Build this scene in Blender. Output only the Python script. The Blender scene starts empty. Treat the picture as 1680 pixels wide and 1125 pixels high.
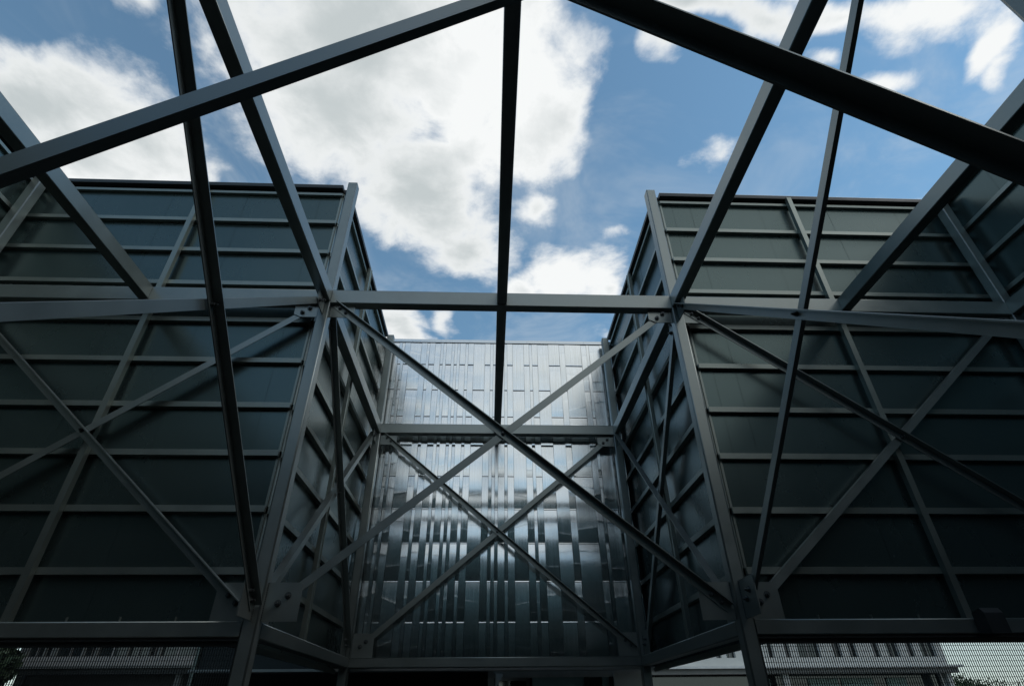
import bpy, math, random
from mathutils import Vector, Matrix
random.seed(7)
sc = bpy.context.scene
COL = sc.collection

# ------------------------------------------------------------------ camera
PITCH, YAW, ROLL = math.radians(34.189), math.radians(2.503), math.radians(-0.5795)
fw = Vector((math.sin(YAW)*math.cos(PITCH), math.cos(YAW)*math.cos(PITCH), math.sin(PITCH)))
rt = Vector((math.cos(YAW), -math.sin(YAW), 0)); up = rt.cross(fw)
r2 = rt*math.cos(ROLL) + up*math.sin(ROLL); u2 = up*math.cos(ROLL) - rt*math.sin(ROLL)
cam_d = bpy.data.cameras.new('camera'); cam = bpy.data.objects.new('camera', cam_d); COL.objects.link(cam)
cam_d.sensor_width = 36; cam_d.sensor_fit = 'HORIZONTAL'; cam_d.lens = 894.3/1680*36
cam_d.clip_start = 0.05; cam_d.clip_end = 3000
cam.matrix_world = Matrix(((r2.x,u2.x,-fw.x,-0.179),(r2.y,u2.y,-fw.y,0),(r2.z,u2.z,-fw.z,1.6),(0,0,0,1)))
sc.camera = cam
sc.cycles.max_bounces = 7; sc.cycles.diffuse_bounces = 3; sc.cycles.glossy_bounces = 4

# ------------------------------------------------------------------ colour management
sc.view_settings.view_transform = 'Standard'; sc.view_settings.look = 'None'
sc.view_settings.exposure = 0.0; sc.view_settings.gamma = 1.0; sc.view_settings.use_curve_mapping = False

# ------------------------------------------------------------------ sun (veiled, high on the right)
SUN_EL, SUN_AZ = math.radians(46), math.radians(104)      # azimuth measured from +Y towards +X
sd = bpy.data.lights.new('sun', 'SUN'); sun = bpy.data.objects.new('sun', sd); COL.objects.link(sun)
sd.energy = 0.5; sd.angle = math.radians(16); sd.color = (1.0, 0.96, 0.9)
sv = Vector((math.sin(SUN_AZ)*math.cos(SUN_EL), math.cos(SUN_AZ)*math.cos(SUN_EL), math.sin(SUN_EL)))
sun.rotation_euler = sv.to_track_quat('Z', 'Y').to_euler()

# ------------------------------------------------------------------ world: Nishita sky with broken cumulus
world = bpy.data.worlds.new('World'); sc.world = world; world.use_nodes = True
nt = world.node_tree; N = nt.nodes; L = nt.links; N.clear()
def node(t, **k):
    n = N.new(t)
    for a, b in k.items(): setattr(n, a, b)
    return n
def M(op, a, b=None, c=None, clamp=False):
    n = node('ShaderNodeMath', operation=op, use_clamp=clamp)
    for i, v in enumerate((a, b, c)):
        if v is None: continue
        if isinstance(v, (int, float)): n.inputs[i].default_value = v
        else: L.new(v, n.inputs[i])
    return n.outputs[0]
def rng(v, a, b, c, d, smooth=False):
    n = node('ShaderNodeMapRange', interpolation_type='SMOOTHSTEP' if smooth else 'LINEAR')
    L.new(v, n.inputs[0])
    for i, x in zip((1, 2, 3, 4), (a, b, c, d)): n.inputs[i].default_value = x
    return n.outputs[0]
def mixc(f, a, b):
    n = node('ShaderNodeMix', data_type='RGBA')
    if isinstance(f, (int, float)): n.inputs[0].default_value = f
    else: L.new(f, n.inputs[0])
    for i, v in ((6, a), (7, b)):
        if isinstance(v, tuple): n.inputs[i].default_value = v
        else: L.new(v, n.inputs[i])
    return n.outputs[2]
tc = node('ShaderNodeTexCoord'); sx = node('ShaderNodeSeparateXYZ'); L.new(tc.outputs['Generated'], sx.inputs[0])
zc = M('MAXIMUM', sx.outputs[2], 0.04)
cx = node('ShaderNodeCombineXYZ')
L.new(M('DIVIDE', sx.outputs[0], zc), cx.inputs[0]); L.new(M('DIVIDE', sx.outputs[1], zc), cx.inputs[1])
P = cx.outputs[0]                                        # position on an overhead cloud layer
def noise(scale, detail, rough, dist=0.0, vec=None, off=0):
    n = node('ShaderNodeTexNoise', noise_dimensions='3D')
    m = node('ShaderNodeMapping'); m.inputs['Location'].default_value = (off, off*1.7, off*.3); L.new(vec or P, m.inputs[0])
    L.new(m.outputs[0], n.inputs['Vector'])
    n.inputs['Scale'].default_value = scale; n.inputs['Detail'].default_value = detail
    n.inputs['Roughness'].default_value = rough; n.inputs['Distortion'].default_value = dist
    return n
wn = noise(5.0, 2, .55)
wsub = node('ShaderNodeVectorMath', operation='SUBTRACT'); L.new(wn.outputs['Color'], wsub.inputs[0]); wsub.inputs[1].default_value = (.5, .5, .5)
wsc = node('ShaderNodeVectorMath', operation='SCALE'); L.new(wsub.outputs[0], wsc.inputs[0]); wsc.inputs[3].default_value = .16
wad = node('ShaderNodeVectorMath', operation='ADD'); L.new(P, wad.inputs[0]); L.new(wsc.outputs[0], wad.inputs[1])
PW = wad.outputs[0]
# cumulus masses: centre x, centre y, rotation, half axes, density
CLOUDS = [[-.06, .74, 0, .16, .14, .9], [-.13, .80, 0, .16, .16, .9], [-0.2315, 0.4957, 2.9983, 0.359, 0.2054, 1.0], [-0.0507, 0.5674, 2.4746, 0.2587, 0.2432, 1.0], [0.0702, 0.6523, 1.4742, 0.2044, 0.1418, 1.0], [-0.311, 0.6647, -2.9874, 0.2643, 0.2172, 1.0], [-0.1737, 0.8722, -2.3514, 0.2566, 0.229, 1.0], [-0.0796, 1.0544, 2.8725, 0.1933, 0.1704, 0.78], [0.0947, 0.912, 1.3408, 0.1159, 0.0743, 0.7], [-0.3729, 0.5436, 2.2475, 0.2402, 0.167, 0.9], [-0.2597, 0.9832, -1.9544, 0.1468, 0.117, 0.5], [-0.8672, 0.68, 2.9481, 0.2733, 0.150, 1.0], [-0.7437, 0.7352, 2.3306, 0.1664, 0.1514, 0.9], [-0.8912, 0.8175, 3.0754, 0.3002, 0.1342, 1.0], [-0.6723, 0.8306, 2.98, 0.1264, 0.0571, 0.8], [-0.5939, 0.4631, 2.8145, 0.0767, 0.0529, 0.75], [-0.5181, 0.5374, 1.7347, 0.1004, 0.0455, 0.6], [-0.5091, 0.6446, 1.9457, 0.1328, 0.0822, 0.6], [0.2203, 1.135, 3.1176, 0.1677, 0.1533, 1.0], [0.0967, 1.1854, 1.1028, 0.1076, 0.1029, 0.8], [0.3034, 1.1742, -2.6841, 0.09, 0.0766, 0.8], [-0.2998, 1.3871, 1.4445, 0.1733, 0.1323, 0.9], [-0.1462, 1.3512, 1.7537, 0.1108, 0.0833, 0.7], [0.3471, 1.4267, -2.9441, 0.11, 0.0843, 0.55], [-0.4339, 1.2272, 2.0165, 0.1451, 0.0982, 0.4], [0.338, 0.4341, -2.9922, 0.1313, 0.0417, 0.95], [0.4622, 0.4516, -3.1102, 0.119, 0.0448, 0.85], [0.6061, 0.4171, -3.0793, 0.2184, 0.0412, 0.78], [0.7941, 0.4403, -3.0368, 0.1598, 0.0868, 0.8], [0.892, 0.4955, 0.5719, 0.1119, 0.0554, 0.85], [0.8091, 0.4927, -2.6045, 0.0915, 0.0408, 0.6], [0.3081, 0.5264, 2.5914, 0.0587, 0.0529, 0.72], [0.6237, 0.5045, -2.7515, 0.0586, 0.0395, 0.7], [0.7566, 0.5648, 3.1123, 0.0943, 0.0545, 0.75], [0.9657, 0.5217, 0.5478, 0.068, 0.04, 0.75], [0.9083, 0.5723, -2.6001, 0.0728, 0.0377, 0.45], [1.0018, 0.6458, 0.5995, 0.0431, 0.037, 0.5], [1.0145, 0.8365, 3.071, 0.08, 0.0443, 0.6], [0.4461, 0.7511, 1.4169, 0.1066, 0.0637, 0.52], [0.2822, 0.9628, -2.9395, 0.0749, 0.0574, 0.62], [0.3879, 0.8112, 2.6633, 0.1313, 0.0921, 0.3], [0.9065, 0.7285, 0.6133, 0.1284, 0.0701, 0.3], [-0.2708, 2.1069, 3.0212, 1.0286, 0.7037, 0.5], [-1.3088, 0.7808, 2.5802, 0.4638, 0.18, 0.8], [1.4965, 0.6198, 0.6278, 0.6543, 0.1647, 0.7],
          # the half of the sky behind the camera, seen only in reflections
          [1.2, -1.5, .3, 1.7, 1.1, 1.1], [3.0, -1.2, 0, 1.6, 1.6, 1.0], [-.1, -2.6, .2, 1.7, .9, .72], [.1, -4.6, .1, 3.4, 2.0, .8], [.75, -.95, 0, .7, .5, 1.0], [-.2, -1.1, .2, .5, .4, .7], [.2, -.35, .2, .7, .3, .8]]
acc = None
for (bx, by, rot, sx_, sy_, w) in CLOUDS:
    m = node('ShaderNodeMapping', vector_type='TEXTURE')
    m.inputs['Location'].default_value = (bx, by, 0); m.inputs['Rotation'].default_value = (0, 0, rot); m.inputs['Scale'].default_value = (sx_*1.2, sy_*1.2, 1)
    L.new(PW, m.inputs[0])
    g = node('ShaderNodeTexGradient', gradient_type='SPHERICAL'); L.new(m.outputs[0], g.inputs[0])
    v = M('MULTIPLY', M('POWER', g.outputs['Fac'], .55), w)
    acc = v if acc is None else M('SMOOTH_MAX', acc, v, .12)
nz = noise(6.5, 8, .60, .2)
nz2 = noise(1.9, 3, .5, .1, off=4.2)
dens = M('ADD', acc, M('MULTIPLY', M('SUBTRACT', nz.outputs['Fac'], .5), .92))
mask = rng(dens, .40, .72, 0, 1, True)
core = rng(dens, .52, 1.05, 0, 1, True)
def glow(x, y, r, s):
    m = node('ShaderNodeMapping', vector_type='TEXTURE'); m.inputs['Location'].default_value = (x, y, 0); m.inputs['Scale'].default_value = (r, r*s, 1)
    L.new(P, m.inputs[0]); g = node('ShaderNodeTexGradient', gradient_type='QUADRATIC_SPHERE'); L.new(m.outputs[0], g.inputs[0]); return g.outputs['Fac']
lit = M('ADD', glow(.0, .60, .24, 1.3), M('MULTIPLY', glow(-.85, .90, .35, .5), .6))
lit = M('ADD', lit, glow(.85, .45, .45, .6)); lit = M('ADD', lit, M('MULTIPLY', glow(.85, -1.0, 1.0, .8), 1.4)); lit = M('ADD', lit, M('MULTIPLY', glow(.2, 1.15, .3, 1), .6), clamp=True)
tex = rng(nz2.outputs['Fac'], .3, .7, -.14, .12)
thick = M('SUBTRACT', core, M('MULTIPLY', lit, 1.5), clamp=False)
thick = M('ADD', thick, tex, clamp=True)
cloudc = mixc(thick, (9.3, 9.5, 9.5, 1), (5.5, 6.0, 6.1, 1))
skyt = node('ShaderNodeTexSky', sky_type='NISHITA'); skyt.sun_disc = False
skyt.sun_elevation = SUN_EL; skyt.sun_rotation = SUN_AZ; skyt.air_density = 1.0; skyt.dust_density = 0.0; skyt.ozone_density = 1.2
skyg = node('ShaderNodeMix', data_type='RGBA', blend_type='MULTIPLY'); skyg.inputs[0].default_value = 1
L.new(skyt.outputs[0], skyg.inputs[6]); skyg.inputs[7].default_value = (1.38, 1.72, 1.58, 1)
haze = rng(sx.outputs[2], .02, .35, .75, 0, True)
skyb = mixc(haze, skyg.outputs[2], (6.0, 6.9, 7.4, 1))
wisp = noise(3.0, 5, .65, .6, off=9)
wf = rng(wisp.outputs['Fac'], .42, .74, .02, .30, True)
skyb = mixc(wf, skyb, (6.6, 7.2, 7.6, 1))
final = mixc(mask, skyb, cloudc)
bg = node('ShaderNodeBackground'); L.new(final, bg.inputs[0]); bg.inputs[1].default_value = 0.10
wo = node('ShaderNodeOutputWorld'); L.new(bg.outputs[0], wo.inputs[0])

# ------------------------------------------------------------------ materials
def mat(name, col, rough=.5, metal=0.0, var=.12, scale=3.0, streak=(1, 1, 1), spec=.5, rvar=.08, bump=0.0, coat=0.0):
    m = bpy.data.materials.new(name); m.use_nodes = True; t = m.node_tree; b = t.nodes['Principled BSDF']
    b.inputs['Roughness'].default_value = rough; b.inputs['Metallic'].default_value = metal
    b.inputs['Specular IOR Level'].default_value = spec; b.inputs['Coat Weight'].default_value = coat; b.inputs['Coat Roughness'].default_value = .15
    g = t.nodes.new('ShaderNodeNewGeometry'); mp = t.nodes.new('ShaderNodeMapping'); mp.inputs['Scale'].default_value = streak
    t.links.new(g.outputs['Position'], mp.inputs[0])
    n = t.nodes.new('ShaderNodeTexNoise'); n.inputs['Scale'].default_value = scale; n.inputs['Detail'].default_value = 8; n.inputs['Roughness'].default_value = .6
    t.links.new(mp.outputs[0], n.inputs['Vector'])
    r = t.nodes.new('ShaderNodeMapRange'); r.inputs[1].default_value = .3; r.inputs[2].default_value = .7; r.inputs[3].default_value = 1-var; r.inputs[4].default_value = 1+var
    t.links.new(n.outputs['Fac'], r.inputs[0])
    mx = t.nodes.new('ShaderNodeVectorMath'); mx.operation = 'SCALE'; mx.inputs[0].default_value = col[:3]; t.links.new(r.outputs[0], mx.inputs[3])
    t.links.new(mx.outputs[0], b.inputs['Base Color'])
    r3 = t.nodes.new('ShaderNodeMapRange'); r3.inputs[1].default_value = .3; r3.inputs[2].default_value = .7; r3.inputs[3].default_value = max(.02, rough-rvar); r3.inputs[4].default_value = rough+rvar
    t.links.new(n.outputs['Fac'], r3.inputs[0]); t.links.new(r3.outputs[0], b.inputs['Roughness'])
    if bump:
        bp = t.nodes.new('ShaderNodeBump'); bp.inputs['Strength'].default_value = bump; bp.inputs['Distance'].default_value = .01
        t.links.new(n.outputs['Fac'], bp.inputs['Height']); t.links.new(bp.outputs[0], b.inputs['Normal'])
    return m
STEEL = mat('grey_painted_steel', (.255, .28, .266), .38, .76, .08, 2.5, rvar=.05)
RAIL = mat('grey_painted_rail', (.26, .288, .262), .40, .76, .08, 2.0, rvar=.05)
PANEL = mat('dark_coated_panel', (.090, .126, .122), .27, .72, .06, .5, (1, 1, .6), spec=.6, rvar=.04)
DARKM = mat('black_coated_metal', (.018, .022, .023), .5, 0, .15)
BOLT = mat('zinc_bolt', (.10, .11, .11), .4, .6)
ALU = mat('brushed_aluminium', (.76, .795, .80), .17, 1.0, .10, 4.0, (9, 9, .12), rvar=.05, bump=.02)
ALU_T = ALU.node_tree; _tg = ALU_T.nodes.new('ShaderNodeTangent'); _tg.direction_type = 'RADIAL'; _tg.axis = 'Z'
ALU_T.links.new(_tg.outputs[0], ALU_T.nodes['Principled BSDF'].inputs['Tangent']); ALU_T.nodes['Principled BSDF'].inputs['Anisotropic'].default_value = .9   # upright brushing spreads highlights sideways
ALUC = mat('aluminium_cap', (.62, .66, .68), .3, 1.0, .06, 2.0)
GAP = mat('dark_joint', (.012, .013, .014), .8)
ROOF = mat('roof_membrane', (.12, .12, .12), .9)
GROUND = mat('asphalt', (.022, .024, .022), .9, 0, .25, 1.5)
SOFF = mat('dark_soffit', (.03, .036, .036), .6)
WHITE = mat('pale_render', (.58, .58, .55), .8, 0, .08, .8, (1, 1, .3))
WHITE2 = mat('grey_concrete', (.12, .13, .125), .8, 0, .15, 1.0)
LEDGE = mat('white_ledge', (.7, .7, .68), .6)
FASC = mat('grey_fascia', (.24, .235, .225), .7)
GLASSD = mat('dark_window_glass', (.02, .026, .028), .08, 0, .2, spec=.8, rvar=.02)
PANE_REFL = mat('painted_pane_reflection', (.30, .42, .37), .5)  # pale reflection on the shop panes, painted as a green colour
DOOR = mat('grey_door_paint', (.46, .47, .45), .6)
GLASST = mat('teal_tinted_glass', (.26, .37, .37), .45, 0, .1, spec=.5, rvar=.02)
LEAF = mat('leaf_green', (.05, .085, .028), .6, 0, .4, 1.5)
LEAFD = mat('leaf_dark_green', (.03, .05, .022), .6, 0, .4, 1.5)
BARK = mat('bark', (.09, .07, .05), .9)

# ------------------------------------------------------------------ mesh helpers
class MB:
    def __init__(s): s.v = []; s.f = []; s.sm = []
    def add(s, vs, fs, smooth=None):
        o = len(s.v); s.v += [tuple(v) for v in vs]; s.f += [tuple(i+o for i in f) for f in fs]; s.sm += (smooth or [False]*len(fs)); return s
    def box(s, x0, x1, y0, y1, z0, z1):
        x0, x1 = sorted((x0, x1)); y0, y1 = sorted((y0, y1)); z0, z1 = sorted((z0, z1))
        return s.add([(x0,y0,z0),(x1,y0,z0),(x1,y1,z0),(x0,y1,z0),(x0,y0,z1),(x1,y0,z1),(x1,y1,z1),(x0,y1,z1)],
                     [(0,3,2,1),(4,5,6,7),(0,1,5,4),(1,2,6,5),(2,3,7,6),(3,0,4,7)])
    def prism(s, A, B, prof, X, Y, smooth=None):
        """prof: list of (a,b) in axes X,Y, extruded from A to B"""
        A, B = Vector(A), Vector(B); n = len(prof)
        vs = [A+X*a+Y*b for a, b in prof]+[B+X*a+Y*b for a, b in prof]
        fs = [(i, (i+1) % n, n+(i+1) % n, n+i) for i in range(n)]+[tuple(range(n-1, -1, -1)), tuple(range(n, 2*n))]
        return s.add(vs, fs, (smooth or [False]*n)+[False, False])
    def build(s, name, m, parent=None, **tags):
        me = bpy.data.meshes.new(name); me.from_pydata(s.v, [], s.f); me.validate()
        import bmesh
        bm = bmesh.new(); bm.from_mesh(me); bmesh.ops.recalc_face_normals(bm, faces=bm.faces); bm.to_mesh(me); bm.free()
        if len(me.polygons) == len(s.sm): me.polygons.foreach_set('use_smooth', s.sm)
        me.materials.append(m)
        o = bpy.data.objects.new(name, me); COL.objects.link(o)
        if parent: o.parent = parent
        for k, v in tags.items():
            if v: o[k] = v
        return o
def empty(name, loc, label, category, group=None):
    o = bpy.data.objects.new(name, None); COL.objects.link(o); o.empty_display_size = .3
    o['label'] = label; o['category'] = category
    if group: o['group'] = group
    return o
def rr(w, h, r=.016, k=3):
    pr = []; sm = []
    for cx_, cy_, a0 in ((w/2-r, h/2-r, 0), (-w/2+r, h/2-r, 90), (-w/2+r, -h/2+r, 180), (w/2-r, -h/2+r, 270)):
        for i in range(k+1):
            a = math.radians(a0+90*i/k); pr.append((cx_+r*math.cos(a), cy_+r*math.sin(a))); sm.append(i < k)
    return pr, sm
X_, Y_, Z_ = Vector((1, 0, 0)), Vector((0, 1, 0)), Vector((0, 0, 1))
def tube(mb, A, B, w, h, r=.016):
    """hollow section between A and B: w across (horizontal), h the other way"""
    A, B = Vector(A), Vector(B); d = (B-A).normalized()
    if abs(d.z) > .9: X, Y = X_, Y_
    else: X = d.cross(Z_).normalized(); Y = Z_
    pr, sm = rr(w, h, r); return mb.prism(A, B, pr, X, Y, sm)
def bolt(parent, P, n, r=.032):
    n = Vector(n).normalized(); t = Z_ if abs(n.z) < .9 else X_; a = n.cross(t).normalized(); b = n.cross(a)
    P = Vector(P); mb = MB()
    ph = random.random()
    hexa = [(r*math.cos(ph+k*math.pi/3), r*math.sin(ph+k*math.pi/3)) for k in range(6)]
    circ = [(r*1.35*math.cos(k*math.pi/6), r*1.35*math.sin(k*math.pi/6)) for k in range(12)]
    thr = [(r*.5*math.cos(k*math.pi/4), r*.5*math.sin(k*math.pi/4)) for k in range(8)]
    mb.prism(P, P+n*.005, circ, a, b); mb.prism(P+n*.005, P+n*.036, hexa, a, b); mb.prism(P+n*.036, P+n*.062, thr, a, b)
    return mb.build('bolt', BOLT, parent)

# ------------------------------------------------------------------ key dimensions (metres)
Y1, Y2 = 7.543, 12.912
C = .187                                   # column width
Y1c, Y2c, Y0c = Y1+C/2, Y2+C/2, 1.43
D = .37                                    # panel face behind column face
XI, XO = 3.0, 9.253                        # inner faces of inner and outer columns
XIc, XOc = XI+C/2, XO+C/2
YR = -4.85                                 # rear frame line
ZB0, ZB1 = 2.388, 2.568                    # base beam
ZM0, ZM1 = 7.518, 7.813                    # mid beam
ZY0 = 7.547
ZT = 10.85
ROWS = [9.857, 9.04, 8.22, 7.39, 6.56, 5.725, 4.92, 4.08, 3.25]

# ------------------------------------------------------------------ ground
g = MB(); g.add([(-600, -400, 0), (600, -400, 0), (600, 900, 0), (-600, 900, 0)], [(0, 1, 2, 3)])
g.build('ground', GROUND, kind='structure')

# ------------------------------------------------------------------ clad walls with rails (parts of the building wings)
def wall(parent, O, u, n, length, seams, studs, name='wall_panel', gcut=(0, 0), corner=0, low=ZB0+.0, ZT=10.85):
    """wall face through O running along u, facing n; studs are distances along u"""
    O, u, n = Vector(O), Vector(u), Vector(n)
    def bx(mb, a0, a1, n0, n1, z0, z1):
        p = O+u*a0+n*n0; q = O+u*a1+n*n1; mb.box(p.x, q.x, p.y, q.y, z0, z1)
    mb = MB(); xs = [0]+seams+[length]
    for a, b in zip(xs[:-1], xs[1:]):
        ti = random.uniform(-.0022, .0022); tj = random.uniform(-.0015, .0015); a += .002; b -= .002
        # face with a very slight lean so reflections change from sheet to sheet
        for k in range(6):
            z0 = low+(ZT-.12-low)*k/6; z1 = low+(ZT-.12-low)*(k+1)/6
            def pt(s, z): return O+u*s+n*(ti*(z-6.5)*.25+tj*(s-a)*.5)+Z_*z
            mb.add([pt(a, z0), pt(b, z0), pt(b, z1), pt(a, z1)], [(0, 1, 2, 3)])
    bx(mb, 0, length, -.16, -.02, low, ZT-.1)
    w = mb.build(name, PANEL, parent)
    for z in ROWS:
        if z > ZT-.3: continue
        m2 = MB(); bx(m2, gcut[0], length-gcut[1], .003, .08, z-.088, z)
        # small lip along the rail foot
        bx(m2, gcut[0], length-gcut[1], .003, .088, z-.094, z-.088)
        m2.build('wall_rail', RAIL, w)
    m2 = MB(); bx(m2, gcut[0], length-gcut[1], .003, .07, ZT-.24, ZT-.175); m2.build('top_rail', RAIL, w)
    for s in studs:
        m2 = MB(); bx(m2, s-.05, s+.05, .083, .16, low+.1, ZT-.07); bx(m2, s+.05, s+.058, .083, .175, low+.1, ZT-.07)
        m2.build('wall_stud', RAIL, w)
    m2 = MB(); bx(m2, gcut[0]-.0, length-gcut[1], -.18, .13, ZT-.08, ZT+.01); m2.build('coping', DARKM, w)
    m2 = MB(); bx(m2, gcut[0]+.01, length-gcut[1]-.01, -.17, .125, ZT+.012, ZT+.02); m2.build('coping_trim', ALUC, w)
    if corner:
        m2 = MB(); a = length if corner > 0 else 0
        bx(m2, a-.035*corner, a, .003, .02, low, ZT-.12); m2.build('corner_trim', RAIL, w)
    return w
def seamlist(L_, a0, step=1.5):
    r = []; x = a0
    while x < L_-.15: r.append(round(x, 3)); x += step
    return r
XP = XI+D            # recess panel plane 3.37
YP = Y1+D            # front panel plane
XS = XO+D            # side wing panel plane
YS = YR-.02
DEPTH = 21.0
# left wing
lw = empty('panelled_wall', (0, 0, 0), 'dark panelled wall with rails left of the shiny recess, turning the corner into it', 'wall')
wall(lw, (-XS, YP, 0), (1, 0, 0), (0, -1, 0), XS-XP, seamlist(XS-XP, 1.3), [XS-6.18], gcut=(.1, .0), corner=1)
wall(lw, (-XP, YP, 0), (0, 1, 0), (1, 0, 0), Y2+D-YP, seamlist(5.3, .24, 1.6), [10.32-YP], gcut=(.0, .02), corner=-1)
rw = empty('panelled_wall', (0, 0, 0), 'dark panelled wall with rails right of the shiny recess, upper rows paler grey', 'wall')
wall(rw, (XS, YP, 0), (-1, 0, 0), (0, -1, 0), XS-XP, sorted([XS-XP-.26]+seamlist(XS-XP-.5, 1.1)), [XS-6.18], gcut=(.1, .0), corner=1)
wall(rw, (XP, YP, 0), (0, 1, 0), (-1, 0, 0), Y2+D-YP, seamlist(5.3, .24, 1.6), [10.32-YP], gcut=(.0, .02), corner=-1)
for par, s in ((lw, -1), (rw, 1)):
    m = MB(); m.box(s*(XP-.13), s*(XP-.10), Y1+C, Y2, ZB0-.10, ZB0-.03); m.box(s*(XP-.10), s*(XP+.16), Y1+C, Y2, ZB0-.045, ZB0-.01); m.build('drip_edge', RAIL, par)
# side wings (towards the camera) and the wing behind the camera
for s, lab in ((-1, 'dark panelled wall seen edge on at the left edge of the photo'), (1, 'dark panelled wall seen edge on at the right edge of the photo')):
    sw = empty('panelled_wall', (0, 0, 0), lab, 'wall')
    wall(sw, (s*XS, YP, 0), (0, -1, 0), (-s, 0, 0), YP-YR, seamlist(12.5, 1.2), [YP-4.55, YP+1.7], gcut=(.1, .1))
    m = MB(); m.box(s*(XS+.02), s*(XS+.14), YR, YP+.16, .0, ZB0-.06); m.build('ground_floor_wall', DARKM, sw)
bw = empty('panelled_wall', (0, 0, 0), 'dark panelled wall closing the yard behind the camera', 'wall')
wall(bw, (XS, YR, 0), (-1, 0, 0), (0, 1, 0), 2*XS, seamlist(18.5, 1.3), [3.1, 9.6, 16.2], gcut=(.1, .1), ZT=10.05)
m = MB(); m.box(-XS, XS, YR-.14, YR-.02, 0, ZB0-.02); m.build('ground_floor_wall', DARKM, bw)

# ------------------------------------------------------------------ aluminium clad block at the back of the recess
cb = empty('clad_block', (0, 0, 0), 'shiny aluminium clad wall of narrow upright strips closing the back of the recess', 'building')
YC = Y2+D; MOD = .0801
SEQ = [2,2,2,2, 1,1,2,4,2,1,2,2,1,1,2,1,1,1,2,1,2,4,2,1,1, 1,2, 1,2,4,2,1,2,4,4,2,6,2,1,4, 2,2]
LV = [10.60]+ROWS+[2.43]
mb = MB(); x = -2.87-8*MOD
for i, w in enumerate(SEQ):
    x0, x1 = x+.0028, x+w*MOD-.0028; x += w*MOD
    A = (i % 2 == 0)
    cuts = [10.60]+[r for k, r in enumerate(ROWS) if (k % 2 == 0) == A]+[2.43]
    yo = YC-(.004 if A else 0)
    yaw_j = random.uniform(-.0035, .0035)
    for zt_, zb_ in zip(cuts[:-1], cuts[1:]):
        h = zt_-zb_; tilt = random.uniform(-.004, .004); bow = .028*(h/1.65)**2*random.uniform(.8, 1.2); yj = yaw_j+random.uniform(-.002, .002)
        K = 14; vs = []; fs = []
        for k in range(K+1):
            t = k/K; z = zb_+.004+(h-.008)*t
            y = yo-bow*(1-(2*t-1)**2)+tilt*(t-.5)*h
            vs += [(x0, y-yj*(x1-x0), z), (x1, y+yj*(x1-x0), z)]
        for k in range(K): fs.append((2*k, 2*k+1, 2*k+3, 2*k+2))
        mb.add(vs, fs, [True]*K)
        if zb_ > 2.6:     # folded lip over the joint
            mb.add([(x0, yo+.003, zb_+.018), (x1, yo+.003, zb_+.018), (x1, yo-.0225, zb_+.011), (x0, yo-.0225, zb_+.011), (x1, yo-.025, zb_-.009), (x0, yo-.025, zb_-.009), (x1, yo+.003, zb_-.011), (x0, yo+.003, zb_-.011)],
                     [(0, 1, 2, 3), (3, 2, 4, 5), (5, 4, 6, 7)])
cl = mb.build('cladding', ALU, cb)
m = MB(); m.box(-XP-.3, XP+.3, YC+.012, YC+.2, 2.36, 10.62); m.build('backing_wall', GAP, cb)
m = MB()
for k in range(8): m.box(-3.36+k*.84+.002, -3.36+(k+1)*.84-.002, YC-.03, YC+.25, 10.60, 10.70)
m.build('cap_flashing', ALUC, cb)
m = MB(); m.box(-XP, XP, YC+.2, YC+8, 10.2, 10.55); m.build('roof', ROOF, cb)
m = MB(); m.box(-6.3, XP+.2, YC-.06, YC+.3, 2.352, 2.36); m.box(-6.3, XP+.2, YC-.06, YC-.045, 2.36, 2.40); m.build('base_trim', DOOR, cb)

# ------------------------------------------------------------------ steel columns
def column(x, y, z1, label, plates, z0=0.0, group='steel columns of the yard frame'):
    m = MB(); tube(m, (x, y, z0), (x, y, z1), C, C, .02)
    m.box(x-C/2+.004, x+C/2-.004, y-C/2+.004, y+C/2-.004, z1, z1+.006)
    c = m.build('steel_column', STEEL, None, label=label, category='column', group=group)
    for (ax, sgn, lvl) in plates: gusset(c, x, y, ax, sgn, lvl)
    return c
def gusset(c, x, y, ax, sgn, lvl):
    """plate in the x or y direction from the column, at base or mid level, with its bolts and weld"""
    t = .008; e = C/2
    w, z0, z1 = (.44, ZB1, ZB1+.45) if lvl == 'base' else (.42, 7.27, ZM0)
    if ax == 'y' and lvl == 'mid': w = .36
    k = .06
    if lvl == 'base': pr = [(e, z0), (e+w, z0), (e+w, z1-.02), (e+w-.02, z1), (e, z1)]
    else: pr = [(e, z0), (e+w-k*2, z0), (e+w, z0+.06), (e+w, z1), (e, z1)]
    mb = MB(); A = X_ if ax == 'x' else Y_; T = Y_ if ax == 'x' else X_
    o = Vector((x, y, 0)); mb.prism(o-T*t, o+T*t, [(sgn*a, b) for a, b in pr], A, Z_)
    p = mb.build('gusset_plate', STEEL, c)
    dz = (ZM0+ZM1)/2-2.6
    # bolt line follows the brace
    n = -T if ax == 'x' else (X_ if x < 0 else -X_)
    if ax == 'x': L_ = 6.2
    else: L_ = 6.2 if sgn < 0 else 5.4
    sl = 5.1/L_
    for dd in (.26, .37):
        if lvl == 'base': q = o+A*(sgn*dd)+Z_*(2.56+sl*dd)
        else: q = o+A*(sgn*dd)+Z_*(7.66-sl*dd)
        bolt(p, q+n*(t if True else 0), n)
    wmb = MB(); zz = z0+.01
    while zz < z1-.02:
        q = o+A*(sgn*(e+.004))+n*(t+.002)+Z_*zz; r = .006
        wmb.box(q.x-r, q.x+r, q.y-r, q.y+r, zz, zz+.02); zz += .026
    wmb.build('weld_bead', BOLT, p)
column(-XIc, Y1c, 10.66, 'tall grey steel column at the left front corner of the recess', [('x', -1, 'base'), ('x', 1, 'base'), ('y', -1, 'base'), ('y', 1, 'base'), ('x', -1, 'mid'), ('x', 1, 'mid'), ('y', -1, 'mid'), ('y', 1, 'mid')])
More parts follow.
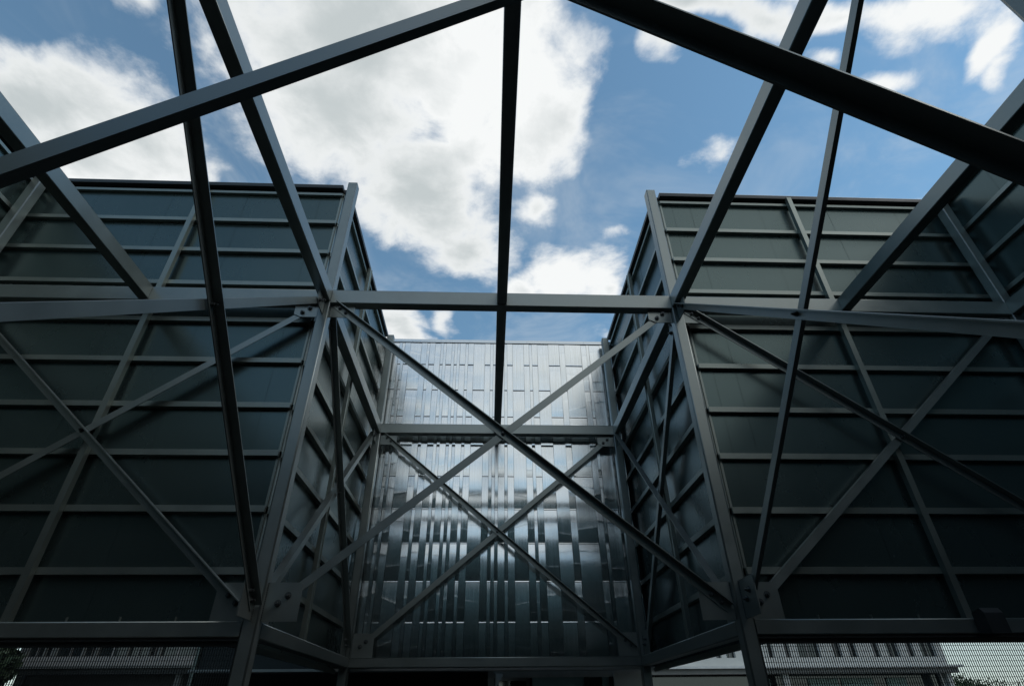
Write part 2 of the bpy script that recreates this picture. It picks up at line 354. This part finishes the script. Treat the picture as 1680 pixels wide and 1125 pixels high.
column(XIc, Y1c, 10.66, 'tall grey steel column at the right front corner of the recess', [('x', -1, 'base'), ('x', 1, 'base'), ('y', -1, 'base'), ('y', 1, 'base'), ('x', -1, 'mid'), ('x', 1, 'mid'), ('y', -1, 'mid'), ('y', 1, 'mid')])
column(-XIc, Y2c, 10.60, 'grey steel column at the left end of the shiny clad wall', [('x', 1, 'base'), ('y', -1, 'base'), ('x', 1, 'mid'), ('y', -1, 'mid')])
column(XIc, Y2c, 10.60, 'grey steel column at the right end of the shiny clad wall', [('x', -1, 'base'), ('y', -1, 'base'), ('x', -1, 'mid'), ('y', -1, 'mid')])
column(-XOc, Y1c, 10.66, 'grey steel column in the far left inner corner, under the leftmost overhead beam', [('x', 1, 'base'), ('x', 1, 'mid')])
column(XOc, Y1c, 10.66, 'grey steel column in the far right inner corner, beside the rightmost overhead beam', [('x', -1, 'base'), ('x', -1, 'mid')])
column(-XIc, Y0c, ZM1, 'near freestanding steel column just outside the top left of the photo', [('x', 1, 'base'), ('y', 1, 'base')])
column(XIc, Y0c, ZM1, 'near steel column whose edge cuts the top right corner of the photo', [('x', -1, 'base'), ('y', 1, 'base')])

# ------------------------------------------------------------------ beams
def beam(A, B, w, h, label, name='steel_beam', group='steel beams of the yard frame', r=.016, extra=None):
    m = MB(); tube(m, A, B, w, h, r)
    o = m.build(name, STEEL, None, label=label, category='beam', group=group)
    return o
zm, hm = (ZM0+ZM1)/2, ZM1-ZM0
zb, hb = (ZB0+ZB1)/2, ZB1-ZB0
e = .001
beam((-XI+e, Y1c+.001, zm), (XI-e, Y1c+.001, zm), C-.004, hm, 'grey horizontal beam spanning the recess mouth at mid height, sky behind it')
beam((-XO+e, Y1c+.001, zm), (-XI-C-e, Y1c+.001, zm), C-.004, hm, 'mid height horizontal beam across the left front wall')
beam((XO-e, Y1c+.001, zm), (XI+C+e, Y1c+.001, zm), C-.004, hm, 'mid height horizontal beam across the right front wall')
beam((-XI+e, Y2c+.001, zm+.02), (XI-e, Y2c+.001, zm+.02), C-.004, hm-.03, 'mid height horizontal beam crossing the shiny clad wall')
beam((-XIc, Y1+C+e, zm), (-XIc, Y2-e, zm), C-.004, hm-.04, 'mid height beam running back along the left wall of the recess')
beam((XIc, Y1+C+e, zm), (XIc, Y2-e, zm), C-.004, hm-.04, 'mid height beam running back along the right wall of the recess')
yh = ZM1-ZY0; yz = (ZM1+ZY0)/2
beam((-.02, Y1-e, yz), (-.02, Y0c+C/2, yz), .175, yh, 'overhead beam down the centre line, nearer half, from the top edge to the recess mouth')
beam((-.02, Y1+C+e, yz), (-.02, Y2-e, yz), .175, yh, 'overhead beam down the centre line, farther half, inside the recess')
beam((-XIc, Y1-e, yz), (-XIc, Y0c+C/2+e, yz), .175, yh, 'overhead beam running from the left front recess column up to the top edge')
beam((XIc, Y1-e, yz), (XIc, Y0c+C/2+e, yz), .175, yh, 'overhead beam running from the right front recess column up to the top edge')
beam((-6.19, Y1-e, yz), (-6.19, YR+.1, yz), .175, yh, 'overhead beam at upper left that lands on the middle of the left front wall')
beam((6.19, Y1-e, yz), (6.19, YR+.1, yz), .175, yh, 'overhead beam at upper right that lands on the middle of the right front wall')
beam((-XOc, Y1-e, zm), (-XOc, YR+.1, zm), C-.004, hm, 'mid height beam along the wing wall at the left edge')
beam((XOc, Y1-e, zm), (XOc, YR+.1, zm), C-.004, hm, 'mid height beam along the wing wall at the right edge')
beam((-XI+e, Y0c, zm), (XI-e, Y0c, zm), C-.004, hm, 'near cross beam overhead, just above the top edge of the photo')
for s, side in ((-1, 'left'), (1, 'right')):
    o = beam((s*(XO-e), Y1c+.001, zb), (s*(XI+C+e), Y1c+.001, zb), C-.004, hb, 'base beam along the foot of the %s front wall, small upright tabs on top' % side)
    for xx in ([5.308, 4.675, 4.008] if s < 0 else [4.041, 4.733, 5.358, 7.0]):
        m = MB(); m.box(s*xx-.004, s*xx+.004, Y1+.02, Y1+.05, ZB1, ZB1+.05); m.build('tab', RAIL, o)
    m = MB(); m.box(s*(XI+C), s*XO, Y1+.03, Y1+.16, ZB0-.035, ZB0-.002); m.build('screen_channel', DARKM, o)
    beam((s*XIc, Y1+C+e, zb), (s*XIc, Y2-e, zb), C-.004, hb, 'base beam running back along the foot of the %s recess wall' % side)
    beam((s*XOc, Y1-e, zb), (s*XOc, YR+.1, zb), C-.004, hb, 'base beam along the foot of the wing wall at the %s edge' % side)
beam((-XI+e, Y2c+.001, zb), (XI-e, Y2c+.001, zb), C-.004, hb, 'base beam along the foot of the shiny clad wall')

# ------------------------------------------------------------------ angle braces
LEG, TH = .112, .012
def brace(A, B, n, legdir, label, trim=.22, trimB=None):
    """A upper end, B lower end; flat leg centred on AB, normal n to the viewer; second leg on the upper edge along legdir*n"""
    A, B = Vector(A), Vector(B); n = Vector(n); d = (B-A).normalized()
    A2 = A+d*trim; B2 = B-d*(trim if trimB is None else trimB)
    w = n.cross(d).normalized()
    if w.z < 0: w = -w
    off = n*(.010 if legdir > 0 else -.022)
    s = legdir; a = LEG/2
    prof = [(-a, 0), (a, 0), (a, s*LEG), (a-TH, s*LEG), (a-TH, s*TH), (-a, s*TH)]
    if s < 0: off = n*-.010
    m = MB(); m.prism(A2+off, B2+off, prof, w, n)
    o = m.build('diagonal_brace', STEEL, None, label=label, category='brace', group='diagonal angle braces of the frame')
    if legdir > 0: bolt(o, (A+B)/2+n*(.010+TH), n, .024)
    return o
ZH, ZL = 7.66, 2.56
NY = (0, -1, 0)
def xpair(xa, xb, y, where, n=NY):
    """'\\' member in front with outstanding leg towards the viewer, '/' member behind"""
    brace((xa, y, ZH), (xb, y, ZL), n, 1, 'front angle brace falling to the right '+where)
    brace((xb, y, ZH), (xa, y, ZL), n, -1, 'rear flat looking brace rising to the right '+where)
xpair(-XIc, XIc, Y1c, 'across the open recess mouth')
xpair(-XIc, XIc, Y2c, 'in front of the shiny clad wall')
xpair(-XOc, -XIc, Y1c, 'on the left front wall')
xpair(XIc, XOc, Y1c, 'on the right front wall')
xpair(-XIc, XIc, Y0c, 'close overhead near the camera')
# side planes: left plane faces +X, right plane faces -X
brace((-XIc, Y0c, ZH), (-XIc, Y1c, ZL), (1, 0, 0), 1, 'steep dark brace from the top left to the foot of the left front column')
brace((-XIc, Y1c, ZH), (-XIc, Y0c, ZL), (1, 0, 0), -1, 'long pale brace from the left front recess column out to the left edge')
brace((XIc, Y1c, ZH), (XIc, Y0c, ZL), (-1, 0, 0), 1, 'long dark brace with bright top edge running out to the right edge')
brace((XIc, Y0c, ZH), (XIc, Y1c, ZL), (-1, 0, 0), -1, 'steep thin brace from the top right to the foot of the right front column')
brace((-XIc, Y1c, ZH), (-XIc, Y2c, ZL), (1, 0, 0), 1, 'brace falling towards the back on the left recess wall')
brace((-XIc, Y2c, ZH), (-XIc, Y1c, ZL), (1, 0, 0), -1, 'brace rising towards the back on the left recess wall')
brace((XIc, Y2c, ZH), (XIc, Y1c, ZL), (-1, 0, 0), 1, 'brace rising towards the back on the right recess wall')
brace((XIc, Y1c, ZH), (XIc, Y2c, ZL), (-1, 0, 0), -1, 'brace falling towards the back on the right recess wall')

# ------------------------------------------------------------------ mesh screens under the front walls
for s, side, tone in ((-1, 'left', 'dim'), (1, 'right', 'bright')):
    r = empty('mesh_screen', (0, 0, 0), 'woven wire screen under the %s front wall, %s daylight behind it' % (side, tone), 'screen', 'wire screens under the front walls')
    x0, x1 = sorted((s*(XI+C+.01), s*(XO-.01))); yy = Y1c
    m = MB(); k = x0+.03
    while k < x1-.02: m.box(k-.0048, k+.0048, yy-.003, yy+.003, .05, ZB0-.09); k += .0295
    k = ZB0-.12
    while k > .1: m.box(x0, x1, yy-.009, yy-.003, k-.0024, k+.0024); k -= .057
    m.build('wire_mesh', DARKM, r)
    m = MB(); m.box(x0, x1, yy-.02, yy+.02, ZB0-.09, ZB0-.036); m.box(x0, x1, yy-.02, yy+.02, .0, .05)
    m.box(x0-.005, x0+.02, yy-.021, yy+.021, 0, ZB0-.037); m.box(x1-.02, x1+.005, yy-.021, yy+.021, 0, ZB0-.037); m.build('screen_frame', DARKM, r)
fl = empty('floodlight', (0, 0, 0), 'black box shaped fitting hung over the right base beam above the wire screen', 'light fitting')
m = MB(); m.prism((6.03, Y1-.22, 0), (6.28, Y1-.22, 0), [(0, 2.37), (.20, 2.40), (.20, 2.62), (.05, 2.66), (0, 2.60)], Y_, Z_); m.build('housing', DARKM, fl)
m = MB(); m.box(6.12, 6.19, Y1-.02, Y1-.001, 2.42, 2.55); m.build('bracket', DARKM, fl)

# ------------------------------------------------------------------ ground floor front at the back of the recess
gp = empty('shopfront', (0, 0, 0), 'dark ground floor entrance front under the shiny clad wall, with a grey door ajar', 'shopfront')
yb = YC+.35
m = MB(); m.box(-6.3, -.18, yb+.05, yb+.1, 0, 2.35); m.build('dark_room_sheet', mat('near_black_room', (.004, .005, .005), .4, spec=.2), gp)  # near-black sheet closing the opening, painted for the dark room behind
m = MB(); m.box(-6.33, 3.3, yb+3, yb+3.1, 0, 2.5); m.box(-6.33, 3.3, yb+.13, yb+3, 2.38, 2.44); m.box(3.3, 3.4, yb+.13, yb+3.1, 0, 2.5); m.build('interior_lining', DARKM, gp)
m = MB(); m.box(-6.42, -6.34, yb-.02, yb+.12, 0, 4.6); m.build('end_post', RAIL, gp)
m = MB(); m.box(-6.33, -XP-.32, yb+.02, yb+.1, 2.40, 4.6); m.build('upper_panel', SOFF, gp)
m = MB(); m.box(-.17, -.04, yb-.06, yb+.1, 0, 2.35); m.build('door_post', DOOR, gp)
d0 = MB(); a = Vector((-.03, yb-.05, 0)); ud = Vector((.80, .60, 0)).normalized(); nd = Vector((.6, -.8, 0))
d0.prism(a, a+Z_*2.31, [(0, 0), (.09, 0), (.09, .04), (0, .04)], ud, nd); d0.prism(a+ud*.86, a+ud*.86+Z_*2.31, [(0, 0), (.09, 0), (.09, .04), (0, .04)], ud, nd)
d0.prism(a+ud*.09+Z_*2.19, a+ud*.09+Z_*2.31, [(0, 0), (.77, 0), (.77, .04), (0, .04)], ud, nd); d0.prism(a+ud*.09, a+ud*.09+Z_*.2, [(0, 0), (.77, 0), (.77, .04), (0, .04)], ud, nd)
dl = d0.build('door_leaf', DOOR, gp)
m = MB(); m.prism(a+ud*.09+Z_*.2+nd*.012, a+ud*.09+Z_*2.19+nd*.012, [(0, 0), (.77, 0), (.77, .012), (0, .012)], ud, nd); m.build('door_glass', GLASSD, dl)
m = MB(); m.box(-.04, 3.2, yb+.03, yb+.12, 2.24, 2.355); m.build('head_frame', DOOR, gp)
for (xa, xb_) in ((.78, 1.90), (2.0, 2.28), (2.29, 2.44)):
    m = MB(); m.box(xa, xb_, yb+.06, yb+.08, .1, 2.24); m.build('glass_pane', GLASST if xa != 2.0 else GLASSD, gp)
m = MB(); m.box(1.90, 2.0, yb, yb+.12, 0, 2.24); m.box(2.44, 2.52, yb, yb+.12, 0, 2.24); m.build('mullion', DARKM, gp)
m = MB(); m.box(2.53, 3.35, yb-.02, yb+.12, 0, 2.35); m.build('pier', mat('grey_render', (.5, .5, .48), .8), gp)

# ------------------------------------------------------------------ neighbouring buildings beyond the yard
def neighbour(x0, x1, y, wins, label, wmat, piers, pane_refls, slope=0.0, ledge_z=3.37, H=9.5):
    b = empty('office_building', (0, 0, 0), label, 'building')
    xs = [x0]
    for a_, c_ in wins: xs += [a_, c_]
    xs.append(x1); m = MB()
    for i in range(0, len(xs), 2): m.box(xs[i], xs[i+1], y, y+.4, ledge_z+.38, 6.3)
    m.box(x0, x1, y, y+.4, 6.3, H); m.box(x0, x1, y+.002, y+.4, ledge_z, ledge_z+.38); m.box(x0, x1, y+2, y+12, H-.5, H-.1)
    m.box(x0, x0+.3, y+.4, y+12, 0, H-.5); m.box(x1-.3, x1, y+.4, y+12, 0, H-.5)
    wl = m.build('facade', wmat, b)
    if wmat is WHITE2:
        m = MB(); m.box(x0-.05, x1+.05, y-.35, y-.004, ledge_z+.002, ledge_z+.39); m.build('balcony_band', FASC, b)
    for a_, c_ in wins:
        m = MB(); m.box(a_, c_, y+.22, y+.26, ledge_z+.38, 6.3); wn_ = m.build('window', GLASSD, wl)
        m = MB(); m.box((a_+c_)/2-.03, (a_+c_)/2+.03, y+.17, y+.22, ledge_z+.38, 6.3); m.build('window_frame', FASC, wn_)
    m = MB(); m.box(x0-.2, x1+.2, y-.7, y+.1, ledge_z-.10, ledge_z); m.build('ledge', LEDGE if wmat is WHITE else WHITE2, b)
    m = MB(); m.box(x0, x1, y-.5, y+.1, ledge_z-.32, ledge_z-.102); m.build('fascia', FASC if wmat is WHITE else SOFF, b)
    m = MB(); m.box(x0+.3, x1-.3, y+.6, y+.66, 0, ledge_z+.3); m.build('ground_floor_glazing', GLASSD if wmat is WHITE else SOFF, b)
    m = MB(); m.box(x0+.3, x1-.3, y+11.8, y+12, 0, H-.5); m.build('rear_wall', wmat, b)
    for p in piers:
        m = MB(); m.box(p-.14, p+.14, y-.3, y-.02, 0, ledge_z-.32); m.build('pier', wmat, b)
    for a_, c_ in pane_refls:
        m = MB(); m.box(a_, c_, y+.55, y+.59, .6, 2.9); m.build('pane_reflection', PANE_REFL, b)  # pale sheet before the glazing stands in for its bright reflection
    return b
neighbour(5.0, 22.3, 30, [(6.2, 6.7), (7.6, 8.1), (9.0, 9.4), (10.0, 10.3), (10.9, 11.15), (11.4, 11.85), (13.5, 13.75), (14.35, 14.6), (15.0, 16.1), (16.75, 17.2), (17.55, 17.95), (18.75, 19.1), (19.5, 20.1), (20.5, 20.85), (21.2, 21.95)],
          'pale office building with upright windows seen through the right wire screen', WHITE, [13.95, 21.9], [(12.9, 13.5), (15.4, 16.9), (17.05, 18.6), (19.3, 20.3)])
lwins = [(-21.7+w, -21.7+w+d) for w, d in ((0, .75), (.85, .3), (1.3, 1.2), (2.6, .5), (3.2, 1.3), (4.6, .9), (5.6, .35), (6.1, 1.5), (7.7, .6), (8.4, 1.6), (10.1, 1.4), (11.6, 1.5))]
neighbour(-22.0, -7.8, 30, lwins, 'dim grey building with a pale band seen through the left wire screen', WHITE2, [-14.3], [], ledge_z=3.56)

# ------------------------------------------------------------------ trees beyond the yard
def tree(x, y, h, r, lm, label, seed, leaf=1.0):
    rnd = random.Random(seed); t = empty('broadleaf_tree', (0, 0, 0), label, 'tree', 'trees beyond the yard')
    m = MB(); K = 8
    def limb(a, b, r0, r1):
        a, b = Vector(a), Vector(b); d = (b-a).normalized(); X = d.cross(Y_).normalized(); Yv = d.cross(X)
        vs = [a+(X*math.cos(q)+Yv*math.sin(q))*r0 for q in [2*math.pi*i/K for i in range(K)]]+[b+(X*math.cos(q)+Yv*math.sin(q))*r1 for q in [2*math.pi*i/K for i in range(K)]]
        m.add(vs, [(i, (i+1) % K, K+(i+1) % K, K+i) for i in range(K)], [True]*K)
    limb((x, y, 0), (x, y, h*.45), .16, .10)
    cl_ = []
    for k in range(9):
        a = rnd.uniform(0, 6.28); q = rnd.uniform(.3, .9)*r; zz = h*rnd.uniform(.45, .88)
        c = Vector((x+q*math.cos(a), y+q*math.sin(a), zz)); cl_.append((c, r*rnd.uniform(.35, .6))); limb((x, y, h*rnd.uniform(.3, .45)), c, .06, .02)
    cl_.append((Vector((x, y, h*.88)), r*.5))
    m.build('trunk', BARK, t)
    m = MB()
    for c, rad in cl_:
        for i in range(700):
            d = Vector((rnd.gauss(0, 1), rnd.gauss(0, 1), rnd.gauss(0, .8))).normalized()*rad*rnd.uniform(.45, 1.05)
            p = c+d; s_ = rnd.uniform(.05, .11)*leaf; u = Vector((rnd.gauss(0, 1), rnd.gauss(0, 1), rnd.gauss(0, 1))).normalized(); v = u.cross(Vector((rnd.gauss(0, 1), rnd.gauss(0, 1), rnd.gauss(0, 1)))).normalized()
            m.add([p-u*s_, p+v*s_*.55, p+u*s_, p-v*s_*.55], [(0, 1, 2, 3)])
    m.build('crown', lm, t)
tree(37.6, 50, 3.4, 2.1, LEAF, 'small green tree just right of the pale office building, through the wire screen', 3)
tree(41.6, 51, 2.9, 2.4, LEAF, 'low rounded green tree in the bottom right corner, through the wire screen', 4)
tree(45.5, 50, 3.2, 2.3, LEAFD, 'darker green tree at the right edge, through the wire screen', 5)
tree(-25.2, 30, 7.2, 3.3, LEAFD, 'dark tree at the bottom left corner, left of the dim building', 6, 2.6)
tree(-21.6, 25.5, 5.2, 2.0, LEAFD, 'nearer dark tree overlapping the left end of the dim building', 8, 2.6)
